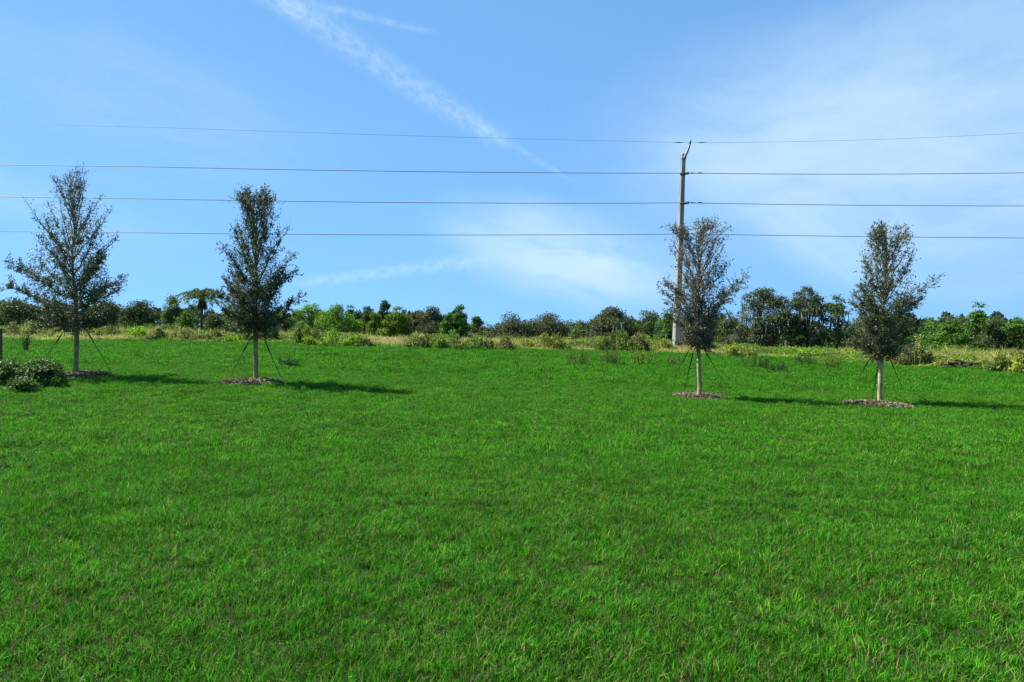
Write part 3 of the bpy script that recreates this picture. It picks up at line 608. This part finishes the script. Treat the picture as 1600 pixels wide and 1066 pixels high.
T = [ # px, top, width, depth, shape, colour, label, options
 (22, 466, 80, 80, 'dome', 'dark', 'dark spreading oak at the left edge of the treeline', dict(moss=.7, name='live_oak')),
 (85, 470, 80, 82, 'dome', 'moss', 'olive mossy oak behind the tallest young oak', dict(moss=.7, name='live_oak')),
 (168, 470, 70, 84, 'dome', 'moss', 'mossy oak showing right of the tallest young oak', dict(moss=.9, name='live_oak')),
 (219, 471, 62, 80, 'mound', 'dark', 'dark vine-draped oak left of the palm, next to the sky gap', dict(moss=.8, name='live_oak')),
 (269, 463, 26, 78, 'oval', 'oak', 'narrow vine-covered snag just left of the palm', dict(low=.0, name='vine_covered_tree')),
 (292, 486, 44, 76, 'mound', 'green', 'low green shrubby tree at the foot of the palm', dict(trunk=False, name='shrub_tree')),
 (333, 492, 46, 80, 'mound', 'dark', 'dark thicket tree just right of the palm trunk', dict(trunk=False, name='shrub_tree')),
 (365, 486, 50, 82, 'dome', 'green', 'mid-green tree behind the full narrow young oak', dict(name='broadleaf_tree')),
 (402, 494, 50, 86, 'dome', 'dark', 'dark low tree behind the trunk of the full narrow oak', dict(name='broadleaf_tree')),
 (444, 490, 44, 84, 'dome', 'dark', 'dark tree showing just right of the full narrow oak', dict(name='broadleaf_tree')),
 (487, 475, 52, 88, 'spread', 'bright', 'light green loose-crowned tree, leftmost of the bright pair', dict(name='broadleaf_tree', gap=.4, nleaf=.8)),
 (528, 477, 58, 86, 'dome', 'bright', 'bright green rounded tree, right one of the bright pair', dict(name='broadleaf_tree')),
 (547, 478, 12, 96, 'cone', 'pine', 'thin dark spire peeking above the bright rounded tree', dict(name='conifer', nleaf=1.4)),
 (560, 486, 34, 92, 'dome', 'dark', 'dark rounded tree between the bright tree and the conifers', dict(name='broadleaf_tree')),
 (573, 480, 24, 90, 'cone', 'pine', 'slim dark conifer, leftmost of the conical group', dict(name='conifer', nleaf=1.3)),
 (586, 490, 26, 84, 'cone', 'lit', 'short yellow-green conifer in front of the tallest one', dict(name='conifer', nleaf=1.5)),
 (600, 471, 32, 90, 'cone', 'pine', 'tallest dark conifer of the conical group', dict(name='conifer', nleaf=1.4)),
 (619, 480, 33, 82, 'oval', 'lit', 'dense oval yellow-green tree, roundest of the conical group', dict(name='conifer', nleaf=1.7, puff=.2)),
 (648, 488, 40, 94, 'dome', 'moss', 'grey mossy oak right of the oval conifer', dict(moss=.7, name='live_oak')),
 (677, 481, 48, 92, 'dome', 'moss', 'taller grey-green oak in the gap before the centre conifers', dict(moss=.6, name='live_oak')),
 (700, 491, 26, 86, 'cone', 'green', 'small green conical tree left of the taller centre one', dict(name='conifer', nleaf=1.3)),
 (718, 479, 34, 86, 'cone', 'green', 'green pointed tree, taller one left of the central sky gap', dict(name='conifer', nleaf=1.3)),
 (745, 496, 36, 88, 'cone', 'dark', 'low dark pointed tree at the central sky gap', dict(name='conifer', nleaf=1.3)),
 (800, 490, 84, 86, 'dome', 'moss', 'left half of the broad moss-hung oak pair right of the sky gap', dict(moss=1.3, name='live_oak')),
 (855, 489, 84, 88, 'dome', 'moss', 'right half of the broad moss-hung oak pair right of the sky gap', dict(moss=1.3, name='live_oak')),
 (910, 501, 46, 84, 'dome', 'oak', 'small low oak between the two broad mossy oak groups', dict(moss=.6, name='live_oak')),
 (958, 482, 80, 80, 'dome', 'moss', 'broad oak with feathery top and long moss, centre right', dict(moss=1.5, name='live_oak', gap=.3)),
 (1012, 486, 56, 82, 'dome', 'oak', 'greener mossy oak just left of the concrete pole', dict(moss=1.0, name='live_oak')),
 (1046, 482, 42, 78, 'dome', 'green', 'green bushy oak directly behind the base of the concrete pole', dict(moss=.9, name='live_oak')),
 (1090, 492, 70, 82, 'dome', 'moss', 'grey mossy oak behind the sparse young oak', dict(moss=.9, name='live_oak')),
 (1138, 500, 56, 80, 'dome', 'dark', 'dark oak with drooping limbs right of the sparse young oak', dict(moss=1.1, name='live_oak', gap=.4)),
 (1192, 452, 86, 72, 'spread', 'moss', 'tall open-crowned oak, left one of the airy tall pair', dict(name='live_oak', gap=.1, nleaf=.85, low=.10, puff=.11, moss=1.4, wood=(.10, .09, .075))),
 (1225, 480, 40, 70, 'oval', 'dark', 'dark understorey tree between the airy tall pair', dict(name='live_oak', nleaf=.8, moss=.6)),
 (1262, 448, 62, 71, 'spread', 'moss', 'tall open-crowned oak, right one of the airy tall pair', dict(name='live_oak', gap=.1, nleaf=.9, low=.10, puff=.12, moss=1.1, wood=(.10, .09, .075))),
 (1306, 462, 50, 70, 'spread', 'oak', 'thin leaning oak with sky showing through, left of the rightmost young oak', dict(name='live_oak', gap=.3, nleaf=.6, low=.14, puff=.12, moss=.4, leansd=.6)),
 (1245, 520, 60, 82, 'mound', 'green', 'low green thicket seen under the airy tall oaks', dict(name='shrub_tree', trunk=False)),
 (1310, 515, 70, 80, 'mound', 'green', 'low green thicket under the thin leaning oak', dict(name='shrub_tree', trunk=False)),
 (1180, 518, 60, 84, 'mound', 'dark', 'dark thicket under the left airy oak', dict(name='shrub_tree', trunk=False)),
 (1375, 480, 90, 74, 'dome', 'oak', 'oak hidden behind the rightmost young oak', dict(name='live_oak', moss=.5)),
 (1432, 512, 50, 70, 'mound', 'green', 'low green shrub tree right behind the rightmost young oak', dict(name='shrub_tree', trunk=False)),
 (1455, 500, 36, 66, 'spread', 'green', 'small loose tree with open branches at the left of the vine mounds', dict(name='broadleaf_tree', gap=.4, nleaf=.6)),
 (1487, 500, 62, 64, 'mound', 'green', 'vine-covered mound left of the vine-covered spire', dict(name='vine_covered_tree', nleaf=1.2)),
 (1530, 474, 52, 66, 'cone', 'green', 'tall vine-covered spire, highest of the right-hand thicket', dict(name='vine_covered_tree', nleaf=1.1)),
 (1552, 500, 60, 62, 'mound', 'dark', 'dark vine mound right of the vine-covered spire', dict(name='vine_covered_tree', nleaf=1.1)),
 (1590, 497, 56, 62, 'mound', 'green', 'vine-covered mound cut off by the right edge', dict(name='vine_covered_tree', nleaf=1.2)),
 (1650, 480, 90, 66, 'dome', 'green', 'tree just beyond the right edge of the view', dict(name='broadleaf_tree')),
 (-50, 472, 90, 82, 'dome', 'dark', 'tree just beyond the left edge of the view', dict(name='live_oak', moss=.5)),
]
for k, (px, tp_, wp, d, shp, ck, lb, kw) in enumerate(T): bg_tree(px, tp_, wp, d, shp, ck, lb, 500 + k, **kw)

# the wood far behind the single trees: one mass
r = np.random.default_rng(31); n = 60000; px_ = r.uniform(-500, 2100, n); keep = ~((px_ > 728) & (px_ < 775)); px_ = px_[keep]; n = len(px_)
d_ = r.uniform(98, 125, n); topz = np.interp(px_, [-500, 0, 250, 440, 740, 760, 1130, 1200, 1340, 1420, 2100], [477, 477, 484, 490, 494, 516, 500, 518, 516, 498, 494]) - 5 * np.sin(px_ * .09) - 4 * np.sin(px_ * .23 + 1)
x_ = (px_ - CX) / F * d_; zt = EYE - (topz - HY) / F * d_; z_ = gz(x_, d_) + (zt - gz(x_, d_)) * np.sqrt(r.uniform(0, 1, n))
lf = MB(); dv = rdir(n, r); leaves(lf, np.stack([x_, d_, z_], 1), rdir(n, r), dv * [1, 1, .5] + [0, -.6, .6], r.uniform(.4, .8, n), r.uniform(.25, .5, n), vary((.035, .062, .022), n, .35, r))
tag(lf.build('distant_woodland', LEAF), 'dark far wood filling the gaps low behind the single trees', 'woodland', kind='stuff')

# bare drooping dead limb tree right of the sparse oak
p = on(1150, 68); root = thing('dead_tree', p, 'bare leaning dead tree with pale arching limbs between the pole and the airy oaks', 'dead tree')
k = 68 / F
def q3(px, py, dy=0): return np.array([(px - CX) * k - p[0], dy, EYE - (py - HY) * k - p[2]])
mb = MB(); tube(mb, [q3(1166, 560), q3(1160, 535), q3(1150, 515), q3(1140, 498, -.3), q3(1131, 483, -.5)], [.15, .12, .10, .07, .04], (.09, .08, .06), 7)
for pts_ in ([(1150, 515), (1158, 505), (1168, 512), (1176, 530)], [(1140, 498), (1150, 492), (1163, 496), (1172, 508)], [(1160, 528), (1145, 530), (1132, 527), (1124, 530)], [(1131, 483), (1128, 475), (1130, 468)], [(1140, 498), (1133, 500), (1128, 506)]):
    tube(mb, [q3(a, b, -.1 * i_) for i_, (a, b) in enumerate(pts_)], np.linspace(.06, .015, len(pts_)), (.17, .155, .13), 5)
mb.build('trunk', BARK, root, True)

# ------------------------------------------------------------------ palm
def palm(px, top_py, d, label):
    r = np.random.default_rng(77); p = on(px, d); k = d / F; root = thing('palm_tree', p, label, 'palm tree'); hc = EYE - (464 - HY) * k - p[2]
    tb = MB(); tube(tb, [(-.05, 0, -.1), (0, 0, hc * .5), (.05, 0, hc)], [.17, .14, .13], (.10, .085, .065), 10); tb.build('trunk', BARK, root, True)
    fm = MB(); sk = MB(); n = 24
    for i_ in range(n):
        a = i_ * 2.399 + .4; elv = r.uniform(.6, 1.5) if i_ < 18 else r.uniform(-.1, .4); Lh = r.uniform(2.5, 3.2); s_ = np.linspace(0, 1, 12)
        out = np.array([math.cos(a) * 1.1, math.sin(a), 0]); rad = Lh * (s_ * math.cos(elv) + .38 * s_ ** 2); zz = hc + Lh * (s_ * math.sin(elv) - 1.35 * s_ ** 2.8 * (.40 + .5 * math.sin(elv)))
        path = out[None] * rad[:, None] + np.array([.05, 0, 0]); path[:, 2] = zz; tube(fm, path, np.linspace(.035, .01, 12), (.10, .14, .04), 4)
        m = 90; f = r.uniform(.12, 1, m); pos = np.stack([np.interp(f, s_, path[:, c]) for c in range(3)], 1); sd_ = np.cross(out, [0, 0, 1.]); sg = r.choice([-1, 1], m)[:, None]
        dv = sd_ * sg * .8 + out * .5 + np.array([0, 0, -.75]) + r.normal(0, .22, (m, 3)); leaves(fm, pos, dv, rdir(m, r), r.uniform(.45, .75, m) * (1 - .35 * f), .075, vary((.10, .17, .035), m, .35, r))
    fm.build('fronds', LEAF, root)
    m = 420; a = r.uniform(0, 6.28, m); q = r.uniform(.12, .42, m); z_ = hc - r.uniform(.1, .9, m)
    leaves(sk, np.stack([q * np.cos(a) * .7 + .05, q * np.sin(a) * .7, z_], 1), np.stack([np.cos(a) * .35, np.sin(a) * .35, -np.ones(m)], 1) + r.normal(0, .1, (m, 3)), rdir(m, r), r.uniform(.5, 1.1, m), .06, vary((.13, .095, .06), m, .4, r))
    sk.build('dead_fronds', MOSS, root)
palm(315, 445, 74, 'lone palm with drooping feathery fronds and a skirt of dead leaves')

# ------------------------------------------------------------------ bushes standing in the wild strip
def weed_bush(px, py, wpx, hpx, label, seed, col, stalk=(.25, .22, .11), dens=1.0, name='wild_bush', mode='leafy'):
    r = np.random.default_rng(seed); p = at(px, py); d = p[1]; k = d / F; W, H = wpx * k, hpx * k; root = thing(name, p, label, 'bush', 'wild bushes along the field edge')
    st = MB(); lf = MB(); ns = int(14 + W * 12)
    if mode == 'stalky':
        for _ in range(ns):
            a = r.uniform(0, 6.28); q = math.sqrt(r.uniform(0, 1)) * W / 2; b_ = np.array([q * math.cos(a) * .7, q * math.sin(a) * .5, 0]); t_ = np.array([q * math.cos(a) * 1.15, q * math.sin(a) * .7, H * r.uniform(.5, 1.1)]) + r.normal(0, .05, 3)
            tube(st, [b_, (b_ + t_) / 2 + r.normal(0, .03, 3), t_], [.012, .009, .005], stalk, 3)
            m = int(26 * dens); f = r.uniform(.15, 1, (m, 1)); pos = b_ * (1 - f) + t_ * f + r.normal(0, .04, (m, 3)); leaves(lf, pos, rdir(m, r) + [0, 0, .5], rdir(m, r), r.uniform(.04, .12, m), r.uniform(.02, .045, m), vary(col, m, .4, r))
    else:
        for _ in range(8):
            a = r.uniform(0, 6.28); tube(st, [(0, 0, 0), (W * .25 * math.cos(a), W * .2 * math.sin(a), H * .6)], [.02, .008], stalk, 4)
        nl = int(4 + W * 2.2); lc = np.stack([r.uniform(-.5, .5, nl) * W, r.uniform(-.4, .4, nl) * min(W, 2.2), np.zeros(nl)], 1); lw = r.uniform(.22, .5, nl) * min(1.2, W * .5); lh = H * r.uniform(.35, 1.0, nl) * (1 - .5 * (np.abs(lc[:, 0]) / W * 2) ** 2); lh[0] = H * .95; lc[0] *= .3
        m = int(900 * W * H * dens) + 300; o_ = r.integers(0, nl, m); a = r.uniform(0, 6.28, m); t_ = r.uniform(0, 1, m) ** .8; q = np.sqrt(np.clip(1 - t_ ** 1.6, .03, 1)) * r.uniform(.2, 1.15, m) ** .5
        pos = lc[o_] + np.stack([q * np.cos(a) * lw[o_], q * np.sin(a) * lw[o_], t_ * lh[o_] * r.uniform(.85, 1.12, m) + .03], 1) + r.normal(0, .06, (m, 3)); ltone = (1 + r.uniform(-.3, .3, nl))[o_][:, None]
        cc = vary(col, m, .35, r) * ltone; st_ = r.uniform(0, 1, m) < .18; cc[st_] = vary((.26, .27, .08), st_.sum(), .3, r)
        leaves(lf, pos, rdir(m, r) + [0, 0, .5], rdir(m, r) + [0, 0, .4], r.uniform(.09, .22, m), r.uniform(.05, .11, m), cc)
        k2 = int(26 * W); b_ = np.stack([r.uniform(-.6, .6, k2) * W, r.uniform(-.4, .4, k2) * min(W, 2.2), np.zeros(k2)], 1); hh_ = H * r.uniform(.5, 1.2, k2) * (1 - .5 * (np.abs(b_[:, 0]) / W) * 1.6)
        leaves(lf, b_ + [0, 0, .05], r.normal(0, .22, (k2, 3)) + [0, 0, 1], rdir(k2, r) + [0, -1, 0], hh_, r.uniform(.025, .05, k2), vary(r.choice([0, 1]) * np.array((.06, .02, .03)) + (.26, .30, .07), k2, .35, r))
    st.build('stems', WEED, root); lf.build('foliage', LEAF, root)
LIME, GOLD, OLV, RUST, DKG, PALE = (.21, .38, .012), (.24, .29, .03), (.12, .19, .025), (.20, .19, .06), (.05, .11, .02), (.24, .28, .08)
for k, a in enumerate([
 (45, 531, 90, 28, 'pale bushy weeds at the left end of the field edge', PALE), (175, 532, 60, 22, 'olive weeds just right of the tallest young oak', OLV), (215, 533, 44, 20, 'lime green low bush right of the tallest young oak', LIME),
 (247, 534, 44, 22, 'rusty tan bush left of the palm foot', RUST), (290, 535, 50, 20, 'pale seedy weeds below the palm', PALE), (335, 535, 40, 18, 'olive weeds between the palm and the full narrow oak', OLV), (372, 537, 46, 16, 'lime vine patch left of the full narrow oak trunk', LIME),
 (432, 536, 40, 26, 'dark leafy bush just right of the full narrow oak', DKG), (478, 541, 50, 30, 'olive green bush below the light loose-crowned tree', OLV), (512, 543, 60, 24, 'long lime vine mound below the bright green trees', LIME), (552, 543, 44, 18, 'lime vine mound with dark gap below, under the conifers', LIME), (578, 545, 40, 12, 'low dark green vine patch in front of the conifers', DKG),
 (650, 546, 48, 24, 'pale green weeds below the oval conifer', PALE), (672, 546, 54, 20, 'olive mounded weeds left of the bright central bush', OLV), (715, 548, 66, 28, 'bright yellow-green bush right of centre-left, biggest on the edge', (.12, .25, .03)), (748, 548, 40, 24, 'shaded green bush at the right side of the bright bush', OLV),
 (790, 548, 40, 20, 'brownish weeds in front of the broad moss-hung oaks', RUST), (850, 548, 70, 26, 'yellow-green grassy bush under the broad moss-hung oaks', GOLD), (965, 551, 60, 34, 'olive bush with dry tops below the feathery oak', OLV), (1000, 552, 44, 30, 'rusty brown bush left of the concrete pole', RUST), (1011, 548, 12, 22, 'small bright yellow-green sprig left of the concrete pole', LIME),
 (1035, 551, 36, 20, 'gold green weeds at the foot of the concrete pole', GOLD), (1155, 560, 50, 22, 'yellow weeds right of the sparse young oak trunk', GOLD), (1435, 572, 34, 46, 'tall pale grass clump right of the rightmost young oak', PALE), (1415, 574, 36, 30, 'brown brushy weeds behind the rightmost young oak trunk', RUST),
 (1500, 577, 60, 18, 'gold vine mound under the dark vine thicket', GOLD), (1560, 582, 60, 26, 'olive weeds near the right edge', OLV), (1595, 586, 40, 28, 'gold weeds cut off by the right edge', GOLD)]):
    weed_bush(*a[:5], 900 + k, a[5])
for k, a in enumerate([
 (903, 574, 36, 28, 'thin green shrub alone on the lawn edge, leftmost of the stalky shrubs', OLV), (955, 572, 44, 36, 'dark twiggy green shrub in the middle of the stalky shrubs', OLV), (1002, 572, 40, 36, 'yellow-brown twiggy shrub, rightmost of the stalky shrubs', GOLD), (1052, 574, 26, 16, 'faint small shrub in the grass below the concrete pole', OLV),
 (450, 575, 30, 13, 'dark green grass tuft right of the full narrow oak', (.02, .09, .02)), (1180, 578, 50, 26, 'dark green sprawling shrub below the left airy oak', DKG), (1215, 583, 34, 16, 'low dark shrub tip right of the sprawling one', DKG), (1262, 573, 36, 22, 'small dark shrub below the right airy oak', DKG), (1298, 578, 30, 20, 'small twiggy brown shrub left of the rightmost young oak', OLV),
 (40, 552, 6, 34, 'thin dark sapling standing in the lawn at the left', (.04, .09, .02))]):
    weed_bush(*a[:5], 950 + k, a[5], mode='stalky', name='twiggy_shrub')
# rotting logs in the weeds at the right
p = at(1495, 578); root = thing('log_pile', p, 'dark fallen branches lying in the weeds near the right edge', 'dead wood')
for k in range(7):
    r = np.random.default_rng(k); mb = MB(); a = np.array([-1 + .3 * k, r.normal(0, .3), .1 + .12 * (k % 3)]); b = a + [1.4, r.normal(0, .3), r.normal(0, .08)]
    tube(mb, [a, (a + b) / 2 + [0, 0, .05], b], [.09, .08, .05], (.06, .05, .04), 7); mb.build('log', BARK, root, True)
print('done')
